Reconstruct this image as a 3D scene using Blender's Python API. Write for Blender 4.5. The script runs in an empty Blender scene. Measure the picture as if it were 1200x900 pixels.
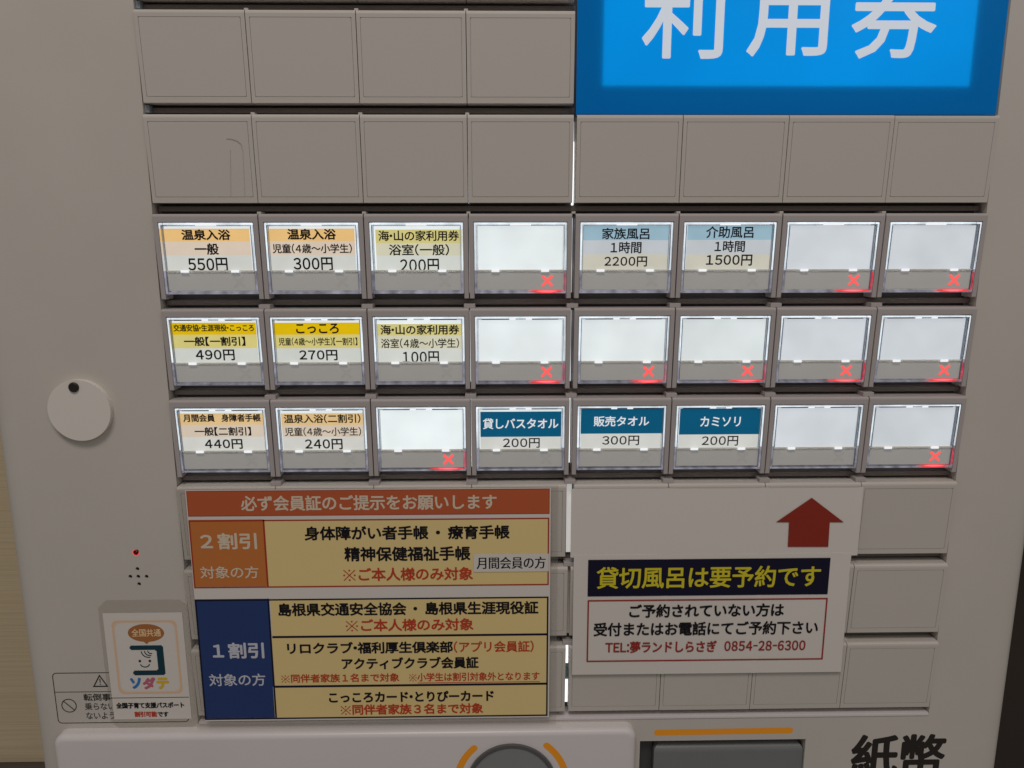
import bpy, bmesh, math, random
from mathutils import Matrix, Vector
from mathutils.geometry import delaunay_2d_cdt
random.seed(4)
sc = bpy.context.scene
C = sc.collection
MM = 0.001                                   # everything below is written in millimetres

# ------------------------------------------------------------------ camera
FOC, PX, PY = 880.0, 600.0, 450.0            # focal length and centre for a 1200 x 900 picture
PITCH, YAW, ROLL = 0.1905234, 0.0167345, 0.0047311
CAM = Vector((-39.70, -406.95, -63.13))
def _rot():
    ca, sa, cb, sb, cc, s_ = math.cos(PITCH), math.sin(PITCH), math.cos(YAW), math.sin(YAW), math.cos(ROLL), math.sin(ROLL)
    rx = Matrix(((1,0,0),(0,ca,-sa),(0,sa,ca))); ry = Matrix(((cb,0,sb),(0,1,0),(-sb,0,cb))); rz = Matrix(((cc,-s_,0),(s_,cc,0),(0,0,1)))
    return rz @ ry @ rx
RT = _rot().transposed()
def _w(v): return Vector((v[0], -v[2], v[1]))
right, up, back = (_w(RT @ Vector(e)) for e in ((1,0,0),(0,1,0),(0,0,1)))
cd = bpy.data.cameras.new('camera'); cam = bpy.data.objects.new('camera', cd); C.objects.link(cam)
cd.sensor_width = 36.0; cd.lens = 36.0 * FOC / 1200.0; cd.clip_start = 0.01; cd.clip_end = 50
m4 = Matrix((right, up, back)).transposed().to_4x4(); m4.translation = CAM * MM
cam.matrix_world = m4; sc.camera = cam

def at(x, y, depth=0.0):
    """Point (mm) of the plane Y = depth that the photograph shows at x, y."""
    d = _w(RT @ Vector(((x-PX)/FOC, (PY-y)/FOC, -1)))
    return CAM + d * ((depth - CAM.y) / d.y)

# ------------------------------------------------------------------ light of the room
world = bpy.data.worlds.new('World'); sc.world = world; world.use_nodes = True
bg = world.node_tree.nodes['Background']; bg.inputs[0].default_value = (1.0, 0.945, 0.89, 1); bg.inputs[1].default_value = 0.158
def area(loc, target, size, sizey, power, col):
    l = bpy.data.lights.new('ceiling_light', 'AREA'); l.shape = 'RECTANGLE'; l.size = size; l.size_y = sizey; l.energy = power; l.color = col
    o = bpy.data.objects.new('ceiling_light', l); C.objects.link(o); o.location = Vector(loc)*MM
    o.rotation_euler = (Vector(target)-Vector(loc)).to_track_quat('-Z', 'Y').to_euler(); return o
area((-150, -1050, 1400), (0, 0, -150), 0.75, 0.45, 11.4, (1.0, 0.945, 0.89))
area((900, -1500, 900), (0, 0, -150), 0.6, 0.6, 2.4, (1.0, 0.94, 0.91))
sc.view_settings.view_transform = 'Standard'; sc.view_settings.look = 'None'
sc.view_settings.exposure = 0; sc.view_settings.gamma = 1
sc.cycles.use_denoising = True
sc.cycles.max_bounces = 14; sc.cycles.transmission_bounces = 12; sc.cycles.transparent_max_bounces = 16
sc.cycles.caustics_refractive = True; sc.cycles.sample_clamp_indirect = 4

# ------------------------------------------------------------------ materials
def mat(name, col, rough=0.5, emit=None, strength=0.0, spec=0.4, metal=0.0, trans=0.0, ior=1.49, mott=0.0, bump=0.0, bscale=900, coat=0.0):
    m = bpy.data.materials.new(name); m.use_nodes = True; nt = m.node_tree; p = nt.nodes['Principled BSDF']
    p.inputs['Base Color'].default_value = (*col, 1); p.inputs['Roughness'].default_value = rough
    p.inputs['Specular IOR Level'].default_value = spec; p.inputs['Metallic'].default_value = metal
    p.inputs['Transmission Weight'].default_value = trans; p.inputs['IOR'].default_value = ior; p.inputs['Coat Weight'].default_value = coat
    if emit: p.inputs['Emission Color'].default_value = (*emit, 1); p.inputs['Emission Strength'].default_value = strength
    tc = nt.nodes.new('ShaderNodeTexCoord')
    if mott:
        n = nt.nodes.new('ShaderNodeTexNoise'); n.inputs['Scale'].default_value = 9; n.inputs['Detail'].default_value = 6; n.inputs['Roughness'].default_value = 0.6
        nt.links.new(tc.outputs['Object'], n.inputs['Vector'])
        r = nt.nodes.new('ShaderNodeMapRange'); r.inputs['To Min'].default_value = 1-mott; r.inputs['To Max'].default_value = 1+mott
        r.inputs['From Min'].default_value = 0.25; r.inputs['From Max'].default_value = 0.75
        nt.links.new(n.outputs['Fac'], r.inputs['Value'])
        v = nt.nodes.new('ShaderNodeVectorMath'); v.operation = 'SCALE'; v.inputs[0].default_value = col
        nt.links.new(r.outputs[0], v.inputs['Scale']); nt.links.new(v.outputs[0], p.inputs['Base Color'])
        n2 = nt.nodes.new('ShaderNodeTexNoise'); n2.inputs['Scale'].default_value = 25; n2.inputs['Detail'].default_value = 4
        nt.links.new(tc.outputs['Object'], n2.inputs['Vector'])
        r2 = nt.nodes.new('ShaderNodeMapRange'); r2.inputs['To Min'].default_value = max(0, rough-0.12); r2.inputs['To Max'].default_value = min(1, rough+0.12)
        nt.links.new(n2.outputs['Fac'], r2.inputs['Value']); nt.links.new(r2.outputs[0], p.inputs['Roughness'])
    if bump:
        n = nt.nodes.new('ShaderNodeTexNoise'); n.inputs['Scale'].default_value = bscale; n.inputs['Detail'].default_value = 3
        nt.links.new(tc.outputs['Object'], n.inputs['Vector'])
        b = nt.nodes.new('ShaderNodeBump'); b.inputs['Strength'].default_value = bump; b.inputs['Distance'].default_value = 0.0002
        nt.links.new(n.outputs['Fac'], b.inputs['Height']); nt.links.new(b.outputs[0], p.inputs['Normal'])
    return m
def glow(name, col, strength, var=0.0, scale=60, base=(0.2, 0.2, 0.2)):
    """A lit diffuser: gives off light, faintly uneven."""
    m = bpy.data.materials.new(name); m.use_nodes = True; nt = m.node_tree; p = nt.nodes['Principled BSDF']
    p.inputs['Base Color'].default_value = (*base, 1); p.inputs['Roughness'].default_value = 0.5; p.inputs['Specular IOR Level'].default_value = 0.2
    p.inputs['Emission Color'].default_value = (*col, 1); p.inputs['Emission Strength'].default_value = strength
    if var:
        g = nt.nodes.new('ShaderNodeNewGeometry')
        n = nt.nodes.new('ShaderNodeTexNoise'); n.inputs['Scale'].default_value = scale; n.inputs['Detail'].default_value = 2
        nt.links.new(g.outputs['Position'], n.inputs['Vector'])
        r = nt.nodes.new('ShaderNodeMapRange'); r.inputs['From Min'].default_value = 0.3; r.inputs['From Max'].default_value = 0.7
        r.inputs['To Min'].default_value = strength*(1-var); r.inputs['To Max'].default_value = strength*(1+var)
        nt.links.new(n.outputs['Fac'], r.inputs['Value']); nt.links.new(r.outputs[0], p.inputs['Emission Strength'])
    return m
def film_mat(name, tint, haze, gloss=0.03):
    m = bpy.data.materials.new(name); m.use_nodes = True; nt = m.node_tree; nt.nodes.clear()
    out = nt.nodes.new('ShaderNodeOutputMaterial'); t = nt.nodes.new('ShaderNodeBsdfTransparent'); t.inputs[0].default_value = (*tint, 1)
    g = nt.nodes.new('ShaderNodeBsdfGlossy'); g.inputs['Roughness'].default_value = 0.12
    d = nt.nodes.new('ShaderNodeBsdfDiffuse'); d.inputs[0].default_value = (0.6, 0.57, 0.54, 1)
    a = nt.nodes.new('ShaderNodeMixShader'); a.inputs[0].default_value = haze; nt.links.new(t.outputs[0], a.inputs[1]); nt.links.new(d.outputs[0], a.inputs[2])
    b = nt.nodes.new('ShaderNodeMixShader'); b.inputs[0].default_value = gloss; nt.links.new(a.outputs[0], b.inputs[1]); nt.links.new(g.outputs[0], b.inputs[2])
    nt.links.new(b.outputs[0], out.inputs[0]); return m
M = dict(
    body=mat('body_paint', (0.60, 0.555, 0.505), 0.36, mott=0.045, bump=0.12),
    plate=mat('plate_plastic', (0.595, 0.55, 0.505), 0.5, mott=0.025, bump=0.15),
    frame=mat('frame_plastic', (0.47, 0.425, 0.415), 0.42, mott=0.03, bump=0.1),
    bezel=mat('bezel_plastic', (0.73, 0.68, 0.68), 0.3, mott=0.02, bump=0.05),
    recess=mat('recess_plastic', (0.10, 0.085, 0.075), 0.5, mott=0.1),
    recess2=mat('recess_rail', (0.17, 0.145, 0.13), 0.45, mott=0.1),
    clear=mat('clear_acrylic', (0.97, 0.98, 1.0), 0.04, trans=1.0, ior=1.49),
    band=mat('grey_band', (0.78, 0.775, 0.76), 0.35, mott=0.06),
    cross_off=mat('unlit_cross', (0.745, 0.74, 0.725), 0.4),
    cross_on=glow('lit_cross', (1.0, 0.055, 0.05), 1.1),
    red_glow=glow('red_glow', (1.0, 0.02, 0.03), 0.75), red_core=glow('red_glow_core', (1.0, 0.07, 0.09), 2.6),
    back=glow('backlight', (0.86, 0.94, 1.0), 0.95, 0.2, 110), back_low=glow('rim_fill_glow', (0.86, 0.84, 1.0), 0.24, 0.5, 200), line=mat('rim_line', (0.40, 0.45, 0.52), 0.2),
    backs=glow('gap_light', (0.95, 0.97, 1.0), 1.3), backd=glow('gap_light_dim', (0.9, 0.93, 1.0), 0.55, 0.5, 40),
    tab=glow('clear_tab', (0.95, 0.97, 1.0), 0.85), rail=mat('clear_rail', (0.72, 0.69, 0.62), 0.25, emit=(0.8, 0.78, 0.7), strength=0.22),
    gap_reflection=mat('dark_gap_reflection', (0.22, 0.18, 0.2), 0.3),
    film=film_mat('laminate_film', (0.97, 0.965, 0.955), 0.05, 0.02), pane=film_mat('clear_pane', (0.985, 0.99, 0.99), 0.0, 0.015),
    paper=mat('white_paper', (0.74, 0.69, 0.64), 0.22, mott=0.015),
    slip=mat('slip_paper', (0.72, 0.68, 0.64), 0.6),
    black=mat('black_print', (0.012, 0.010, 0.014), 0.4, spec=0.12), ink=mat('warning_ink', (0.03, 0.026, 0.024), 0.5, spec=0.12),
    header=mat('orange_red_print', (0.52, 0.115, 0.045), 0.35, spec=0.12, mott=0.02), orange=mat('orange_print', (0.58, 0.19, 0.05), 0.35, spec=0.12, mott=0.02),
    gold=mat('gold_print', (0.82, 0.635, 0.29), 0.35, spec=0.12, mott=0.03), navy=mat('navy_print', (0.028, 0.055, 0.18), 0.35, spec=0.12, mott=0.02),
    redline=mat('red_line_print', (0.40, 0.04, 0.02), 0.4, spec=0.12), redtext=mat('red_lettering', (0.55, 0.06, 0.025), 0.4, spec=0.12),
    cream=mat('cream_lettering', (0.72, 0.60, 0.46), 0.4), paleblue=mat('pale_lettering', (0.60, 0.60, 0.68), 0.4),
    yellow=mat('yellow_lettering', (0.70, 0.60, 0.02), 0.4), darkband=mat('dark_print', (0.012, 0.011, 0.03), 0.35, spec=0.12),
    maroon=mat('maroon_print', (0.34, 0.035, 0.028), 0.4, spec=0.12), arrow=mat('arrow_print', (0.29, 0.035, 0.022), 0.4, spec=0.12),
    signorange=mat('bright_orange_print', (1.0, 0.37, 0.015), 0.4),
    heavy=mat('heavy_ink', (0.03, 0.025, 0.022), 0.45, spec=0.12),
    steel=mat('grey_metal', (0.30, 0.31, 0.31), 0.32, metal=0.35, mott=0.15, bump=0.1), steelrim=mat('dark_metal', (0.14, 0.14, 0.14), 0.3, metal=0.4),
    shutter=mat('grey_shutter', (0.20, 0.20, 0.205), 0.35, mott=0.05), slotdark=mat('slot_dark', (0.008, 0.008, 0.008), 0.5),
    screw=mat('screw_metal', (0.05, 0.045, 0.04), 0.35, metal=0.7), redled=glow('red_led', (1.0, 0.02, 0.02), 0.9),
    bubble=mat('bubble_print', (0.42, 0.15, 0.04), 0.4), bubbletext=mat('bubble_lettering', (0.95, 0.70, 0.42), 0.4),
    teal=mat('teal_print', (0.012, 0.05, 0.07), 0.4, spec=0.12), peach=mat('peach_print', (0.80, 0.52, 0.33), 0.4),
    peach2=mat('peach_soft_print', (0.77, 0.60, 0.46), 0.4),
    blue=mat('blue_print', (0.03, 0.20, 0.55), 0.4), pink=mat('pink_print', (0.55, 0.13, 0.20), 0.4), mustard=mat('mustard_print', (0.75, 0.48, 0.03), 0.4),
)

# ------------------------------------------------------------------ builders
def new(name, me, parent=None, loc=(0,0,0), m=None, label=None, kind=None, cat=None, group=None):
    """Links one mesh object; loc is in world millimetres."""
    o = bpy.data.objects.new(name, me); C.objects.link(o)
    o['wloc'] = tuple(float(v) for v in loc)
    pl = Vector(parent['wloc']) if parent else Vector((0,0,0))
    if parent: o.parent = parent
    o.location = (Vector(loc)-pl)*MM
    if me and m and not me.materials: me.materials.append(m)
    for k, v in (('label', label), ('kind', kind), ('category', cat), ('group', group)):
        if v: o[k] = v
    return o
def mesh(bm, mats=(), smooth=False):
    me = bpy.data.meshes.new('shape'); bmesh.ops.scale(bm, vec=(MM,)*3, verts=bm.verts)
    bmesh.ops.recalc_face_normals(bm, faces=bm.faces); bm.to_mesh(me); bm.free()
    for m in mats: me.materials.append(m)
    if smooth:
        for p in me.polygons: p.use_smooth = True
    return me
def box(bm, x0, x1, y0, y1, z0, z1, bev=0, seg=2):
    r = bmesh.ops.create_cube(bm, size=1); vs = r['verts']
    for v in vs: v.co = Vector(((x0+x1)/2+v.co.x*(x1-x0), (y0+y1)/2+v.co.y*(y1-y0), (z0+z1)/2+v.co.z*(z1-z0)))
    if bev: bmesh.ops.bevel(bm, geom=list({e for v in vs for e in v.link_edges}), offset=bev, segments=seg, affect='EDGES', profile=0.6)
def prism(bm, pts, y0, y1, front=None):
    """Outline pts (x, z) extruded from y0 (front) to y1 (back); front(x, z) may slope the face."""
    a = [bm.verts.new((x, front(x, z) if front else y0, z)) for x, z in pts]; b = [bm.verts.new((x, y1, z)) for x, z in pts]
    f = [bm.faces.new(a), bm.faces.new(b[::-1])]
    for i in range(len(pts)):
        j = (i+1) % len(pts); f.append(bm.faces.new((a[j], a[i], b[i], b[j])))
    return a, b
def ring_pts(cx, cz, rx, rz, n=48, a0=0, a1=2*math.pi): 
    return [(cx+rx*math.cos(a0+(a1-a0)*i/n), cz+rz*math.sin(a0+(a1-a0)*i/n)) for i in range(n if abs(a1-a0-2*math.pi) < 1e-6 else n+1)]
def rrect(x0, x1, z0, z1, r, n=6):
    out = []
    for cx, cz, a in ((x1-r, z1-r, 0), (x0+r, z1-r, 90), (x0+r, z0+r, 180), (x1-r, z0+r, 270)):
        for i in range(n+1):
            t = math.radians(a+90*i/n); out.append((cx+r*math.cos(t), cz+r*math.sin(t)))
    return out
def band_mesh(bm, outer, inner, y):                 # flat ring between two outlines of equal count
    a = [bm.verts.new((x, y, z)) for x, z in outer]; b = [bm.verts.new((x, y, z)) for x, z in inner]
    for i in range(len(a)):
        j = (i+1) % len(a); bm.faces.new((a[i], a[j], b[j], b[i]))
def flat(bm, pts, y=0):
    bm.faces.new([bm.verts.new((x, y, z)) for x, z in pts])
def stroke(bm, pts, w, y=0, cap=True):              # flat line with round ends
    L, R_ = [], []
    for i, p in enumerate(pts):
        a = Vector(pts[max(i-1, 0)]); b = Vector(pts[min(i+1, len(pts)-1)]); d = (b-a).normalized(); n = Vector((-d.y, d.x))*w/2
        L.append(Vector(p)+n); R_.append(Vector(p)-n)
    out = list(L)
    if cap:
        d = (Vector(pts[-1])-Vector(pts[-2])).normalized(); a0 = math.atan2(d.y, d.x)+math.pi/2
        out += [Vector(pts[-1])+Vector((math.cos(a0-math.pi*k/8), math.sin(a0-math.pi*k/8)))*w/2 for k in range(1, 8)]
    out += R_[::-1]
    if cap:
        d = (Vector(pts[0])-Vector(pts[1])).normalized(); a0 = math.atan2(d.y, d.x)+math.pi/2
        out += [Vector(pts[0])+Vector((math.cos(a0-math.pi*k/8), math.sin(a0-math.pi*k/8)))*w/2 for k in range(1, 8)]
    flat(bm, [(v.x, v.y) for v in out], y)

_cache = {}
def glyph(ch):
    """Outline of one character, filled triangle by triangle (winding number not 0)."""
    if ch in _cache: return _cache[ch]
    if ch == '※':
        V, F = [], []
        for (ax, ay), (bx, by) in (((.12, -.05), (.88, .71)), ((.12, .71), (.88, -.05))):
            d = (Vector((bx, by))-Vector((ax, ay))).normalized()*0.022; n_ = (-d.y, d.x); b = len(V)
            V += [(ax+n_[0], ay+n_[1]), (ax-n_[0], ay-n_[1]), (bx-n_[0], by-n_[1]), (bx+n_[0], by+n_[1])]; F += [(b, b+1, b+2, b+3)]
        for cx, cy in ((.5, .68), (.5, -.02), (.15, .33), (.85, .33)):
            b = len(V); V += [(cx+.06*math.cos(t*math.pi/4), cy+.06*math.sin(t*math.pi/4)) for t in range(8)]; F.append(tuple(range(b, b+8)))
        _cache[ch] = (V, F); return _cache[ch]
    c = bpy.data.curves.new('lettering', 'FONT'); c.body = ch; c.size = 1; c.resolution_u = 3; c.fill_mode = 'NONE'
    o = bpy.data.objects.new('lettering', c); C.objects.link(o); bpy.context.view_layer.update()
    me = bpy.data.meshes.new_from_object(o.evaluated_get(bpy.context.evaluated_depsgraph_get()))
    vs = [Vector((v.co.x, v.co.y)) for v in me.vertices]; es = [tuple(e.vertices) for e in me.edges]
    bpy.data.objects.remove(o); bpy.data.curves.remove(c); bpy.data.meshes.remove(me)
    nb = {}
    for a, b in es: nb.setdefault(a, []).append(b); nb.setdefault(b, []).append(a)
    seen, loops = set(), []
    for i in range(len(vs)):
        if i in seen or i not in nb: continue
        lp = [i]; seen.add(i); cur = ([j for j in nb[i] if j == i+1] or nb[i])[0]
        while cur not in seen:
            lp.append(cur); seen.add(cur); q = [j for j in nb[cur] if j not in seen]
            if not q: break
            cur = q[0]
        loops.append([(vs[k].x, vs[k].y) for k in lp])
    V, E, F, *_ = delaunay_2d_cdt(vs, es, [], 0, 1e-5)
    def inside(x, y):
        w = 0
        for lp in loops:
            for k, (ax, ay) in enumerate(lp):
                bx, by = lp[(k+1) % len(lp)]
                if (ay <= y) != (by <= y) and ax+(y-ay)/(by-ay)*(bx-ax) > x: w += 1 if by > ay else -1
        return w != 0
    F = [tuple(f) for f in F if inside(sum(V[q].x for q in f)/3, sum(V[q].y for q in f)/3)]
    _cache[ch] = ([(v.x, v.y) for v in V], F); return _cache[ch]
def glyphs(s):
    """Sets a line from the wide glyphs; figures, letters and brackets sit closer together."""
    V, F, x = [], [], 0.0; light = set()
    for ch in s:
        if ch in ' \u3000': x += 0.45 if ch == ' ' else 0.8; continue
        wide = chr(ord(ch)+0xFEE0) if 33 <= ord(ch) <= 126 else ch
        vs, fs = glyph(wide)
        if ch == '-': vs = [(v[0]*0.5, v[1]) for v in vs]
        lo = min(v[0] for v in vs); hi = max(v[0] for v in vs); dx = x; adv = 0.98
        if 33 <= ord(ch) <= 126 or ch in '（）【】・':
            side = 0.07 if ch.isdigit() else 0.06
            if ch == '1': side = 0.11
            dx = x-lo+side; adv = hi-lo+2*side
            if ch in '(（【': dx += 0.03; adv += 0.03
        b = len(V); V += [(vx+dx, vy) for vx, vy in vs]
        if ch == '※': light.update(range(b, len(V)))
        F += [tuple(q+b for q in f) for f in fs]; x += adv
    return V, F, min(v[0] for v in V), max(v[0] for v in V), min(v[1] for v in V), max(v[1] for v in V), light

def text_mesh(s, w, h, bold=0.0, side=0.0):
    """Flat print w x h mm, centred on 0; bold thickens all strokes, side only the upright ones (mm)."""
    vs, fs, x0, x1, y0, y1, light = glyphs(s)
    rx, rz = bold+side, bold
    kx = (w-2*rx)/(x1-x0); kz = (h-2*rz)/max(y1-y0, 1e-3)
    if bold: offs = [(rx*math.cos(t*math.pi/4), rz*math.sin(t*math.pi/4)) for t in range(8)] + [(0, 0)]
    elif side: offs = [(-side, 0), (0, 0), (side, 0)]
    else: offs = [(0, 0)]
    V, F = [], []
    for k, (ox, oz) in enumerate(offs):
        b = len(V)
        V += [(((x-(x0+x1)/2)*kx+ox*(0.3 if q in light else 1))*MM, -k*0.004*MM, ((y-(y0+y1)/2)*kz+oz*(0.3 if q in light else 1))*MM) for q, (x, y) in enumerate(vs)]
        F += [tuple(i+b for i in f) for f in fs]
    me = bpy.data.meshes.new('lettering'); me.from_pydata(V, [], F); me.update(); return me
def lettering(parent, s, x0, x1, y0, y1, depth, m, bold=0.0, side=0.0, rot=0.0, name='lettering', hk=None):
    xm, ym = (x0+x1)/2, (y0+y1)/2; c = at(xm, ym, depth)
    w = at(x1, ym, depth).x-at(x0, ym, depth).x; h = at(xm, y0, depth).z-at(xm, y1, depth).z
    o = new(name, text_mesh(s, w, h, bold, side), parent, c, m); o.rotation_euler.y = math.radians(rot); return o
def rect_px(parent, name, x0, x1, y0, y1, depth, m, thick=0.05, label=None, **kw):
    """Thin sheet of real thickness; pixel box -> upright rectangle on the plane."""
    a = at((x0+x1)/2, y0, depth); b = at((x0+x1)/2, y1, depth); l = at(x0, (y0+y1)/2, depth); r = at(x1, (y0+y1)/2, depth)
    c = Vector(((l.x+r.x)/2, depth, (a.z+b.z)/2)); w = r.x-l.x; h = a.z-b.z
    bm = bmesh.new(); box(bm, -w/2, w/2, 0, thick, -h/2, h/2)
    o = new(name, mesh(bm), parent, c, m, label=label, **kw); o['wh'] = (w, h); return o

# ------------------------------------------------------------------ setting
LX = at(17, 625, 14).x+3.8; RX = at(1200, 652, 14).x-6
wd = 320
bm = bmesh.new(); wl = at(-500, 450, wd).x; wr = at(700, 450, wd).x; wz = at(20, 893, wd).z
box(bm, wl, wr, wd, wd+20, wz, 900)
wallm = mat('wall_covering', (0.60, 0.47, 0.285), 0.8)
nt = wallm.node_tree; tc = nt.nodes.new('ShaderNodeTexCoord'); mp = nt.nodes.new('ShaderNodeMapping'); mp.inputs['Scale'].default_value = (6, 6, 700)
n = nt.nodes.new('ShaderNodeTexNoise'); n.inputs['Scale'].default_value = 1; n.inputs['Detail'].default_value = 4
nt.links.new(tc.outputs['Object'], mp.inputs[0]); nt.links.new(mp.outputs[0], n.inputs['Vector'])
cr = nt.nodes.new('ShaderNodeValToRGB'); cr.color_ramp.elements[0].position = 0.3; cr.color_ramp.elements[1].position = 0.7
cr.color_ramp.elements[0].color = (0.56, 0.45, 0.29, 1); cr.color_ramp.elements[1].color = (0.66, 0.54, 0.36, 1)
nt.links.new(n.outputs['Fac'], cr.inputs[0]); nt.links.new(cr.outputs[0], nt.nodes['Principled BSDF'].inputs['Base Color'])
b = nt.nodes.new('ShaderNodeBump'); b.inputs['Strength'].default_value = 0.5; b.inputs['Distance'].default_value = 0.0006
nt.links.new(n.outputs['Fac'], b.inputs['Height']); nt.links.new(b.outputs[0], nt.nodes['Principled BSDF'].inputs['Normal'])
new('wall', mesh(bm), None, (0,0,0), wallm, kind='structure')
bm = bmesh.new(); box(bm, wl, wr, wd-8, wd+20, wz-90, wz-0.3, 1.5)
new('baseboard', mesh(bm), None, (0,0,0), mat('baseboard_vinyl', (0.10, 0.08, 0.065), 0.5, mott=0.1), kind='structure')
bm = bmesh.new(); box(bm, RX-60, RX+700, 180, 200, -900, 900)
new('dark_partition_wall', mesh(bm), None, (0,0,0), mat('dark_partition', (0.035, 0.024, 0.018), 0.7, mott=0.2), kind='structure')

# ------------------------------------------------------------------ the ticket machine
P_, G_ = 55.0, 1.3
def colx(k): return (k-4)*P_ + (G_/2 if k >= 4 else -G_/2)          # left edge of column k
def rowz(i): return 49.5 - 49.72*(i-1)                              # top of row i
ROW_H = 44.0
T = new('ticket_machine', None, None, (0, 0, -450))
T['label'] = 'beige ticket vending machine with lit price buttons and blank cover plates'; T['category'] = 'ticket machine'

def body_mesh():
    bm = bmesh.new(); box(bm, LX, RX, 0, 230, -450, 260, 14, 6); main = mesh(bm, (M['body'],))
    ob = bpy.data.objects.new('body', main); C.objects.link(ob)
    cut = bmesh.new()
    box(cut, colx(0)-0.7, colx(8)+0.4, -50, 14, -348.5, 200)
    a, b = at(750, 868.5, 0), at(944, 868.5, 0); box(cut, a.x, b.x, -50, 60, -425, a.z)
    def hole(x, y, r, d=20):
        c = at(x, y, 0); prism(cut, ring_pts(c.x, c.z, r, r, 24), -50, d)
    hole(159.2, 647.4, 2.0)
    for x, y in ((161, 666.7), (152.7, 675.7), (162, 675.7), (171.7, 675.7), (163, 684.4)): hole(x, y, 1.1)
    cm = mesh(cut); co = bpy.data.objects.new('cut', cm); C.objects.link(co)
    md = ob.modifiers.new('b', 'BOOLEAN'); md.object = co; md.operation = 'DIFFERENCE'; md.solver = 'EXACT'
    bpy.context.view_layer.update()
    me = bpy.data.meshes.new_from_object(ob.evaluated_get(bpy.context.evaluated_depsgraph_get()))
    bpy.data.objects.remove(ob); bpy.data.objects.remove(co)
    for p in me.polygons: p.use_smooth = True
    me.set_sharp_from_angle(angle=math.radians(25))
    return me
new('body', body_mesh(), T, (0, 0, 0))
bm = bmesh.new(); box(bm, colx(0)-0.6, colx(8)+0.3, 11, 13.8, -348.4, 199); new('recess_back', mesh(bm), T, (0,0,0), M['recess'])
bm = bmesh.new(); box(bm, colx(0), colx(8), -0.6, 10.8, -348.4, -346.6, 0.3); new('ledge_strip', mesh(bm), T, (0,0,0), M['bezel'])

def sl(x, z): return -2.9 + 2.4*(-z-1)/43.0                         # front faces lean: top stands 2.4 mm proud of the bottom
def big_bevel(bm, pick, off, seg):
    es = [e for e in bm.edges if pick(e)]; bmesh.ops.bevel(bm, geom=es, offset=off, segments=seg, affect='EDGES', profile=0.5)
def frame_mesh():
    bm = bmesh.new(); W = P_-0.5; s = 2.7; e = -44.6
    prism(bm, [(0.25, 0), (W+0.25, 0), (W+0.25, e), (P_-s, e), (P_-s, -4.3), (s, -4.3), (s, e), (0.25, e)], 0, 9, sl)
    big_bevel(bm, lambda ed: all(abs(v.co.z) < 1e-4 and v.co.y < 0 for v in ed.verts), 1.4, 3)
    big_bevel(bm, lambda ed: ed.is_manifold and ed.calc_face_angle(0) > 0.9 and all(v.co.y < 1.5 for v in ed.verts), 0.3, 2)
    return mesh(bm)
def plate_housing(l=0.2, r=0.2):
    bm = bmesh.new(); h = -ROW_H
    a, b = prism(bm, [(l, 0), (P_-r, 0), (P_-r, h), (l, h)], 0, 9, sl)
    big_bevel(bm, lambda ed: all(abs(v.co.z) < 1e-4 and v.co.y < 0 for v in ed.verts), 1.8, 3)
    f = min((f for f in bm.faces if f.normal.length > 0 and f.calc_area() > 1500), key=lambda f: f.calc_center_median().y)
    x0, x1, z0, z1 = l+1.9, P_-r-2.0, -3.6, h+2.9
    # the sunk field in the front
    r_ = bmesh.ops.inset_region(bm, faces=[f], thickness=0.5); 
    vs = list(f.verts); cx = sum(v.co.x for v in vs)/4; cz = sum(v.co.z for v in vs)/4
    for v in vs:
        v.co.x = x0 if v.co.x < cx else x1; v.co.z = z1 if v.co.z < cz else z0; v.co.y = sl(0, v.co.z)
    r_ = bmesh.ops.extrude_face_region(bm, geom=[f]); bmesh.ops.delete(bm, geom=[f], context='FACES_ONLY')
    for g in r_['geom']:
        if isinstance(g, bmesh.types.BMVert): g.co.y += 0.6
    return mesh(bm), (x0, x1, z0, z1)
def plate_face(rc):
    x0, x1, z0, z1 = rc; g = 0.19; bm = bmesh.new()
    prism(bm, rrect(x0+g, x1-g, z1+g, z0-g, 0.7, 3), 0, 0, sl)
    for v in bm.verts:
        if v.co.y == 0: v.co.y = sl(0, v.co.z)+0.57
    return mesh(bm)
FR = frame_mesh(); PH, prc = plate_housing(); PF = plate_face(prc)
PHl, rl = plate_housing(0.2, 1.6); PFl = plate_face(rl); PHr, rr = plate_housing(1.6, 0.2); PFr = plate_face(rr)
PHm, rm = plate_housing(0.2, 0.7); PFm = plate_face(rm)
for m_ in (PHm, PFm, PH, PHl, PHr, PF, PFl, PFr): m_.materials.append(M['plate'])
FR.materials.append(M['frame'])

# clear button cover: shell with a front pane and four walls, leaning like the frame
def cover_rim(o, w, front, back, bev):
    bm = bmesh.new(); x0, x1, z0, z1 = o
    def loop(r, off, bk=None):
        a, b, c_, d = r
        return [bm.verts.new((x, (sl(0, z)+off) if bk is None else bk, z)) for x, z in ((a, c_), (b, c_), (b, d), (a, d))]
    i_ = (x0+w, x1-w, z0+w, z1-w)
    A, B, Ci, D = loop(o, front), loop(o, 0, back), loop(i_, front), loop(i_, 0, back)
    for k in range(4):
        j = (k+1) % 4
        for q in ((A[j], A[k], B[k], B[j]), (Ci[k], Ci[j], D[j], D[k]), (B[j], B[k], D[k], D[j]), (A[k], A[j], Ci[j], Ci[k])): bm.faces.new(q)
    es = [e for e in bm.edges if all(v in A for v in e.verts) or all(v in Ci for v in e.verts) or (any(v in A for v in e.verts) and any(v in B for v in e.verts))]
    bmesh.ops.bevel(bm, geom=es, offset=bev, segments=3, affect='EDGES', profile=0.5)
    return mesh(bm, (M['clear'],))
def shift(bm_fn, m):                                                # small piece, its y given relative to the leaning face
    bm = bmesh.new(); bm_fn(bm)
    for v in bm.verts: v.co.y += sl(0, v.co.z)
    return mesh(bm, (m,))
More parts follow.
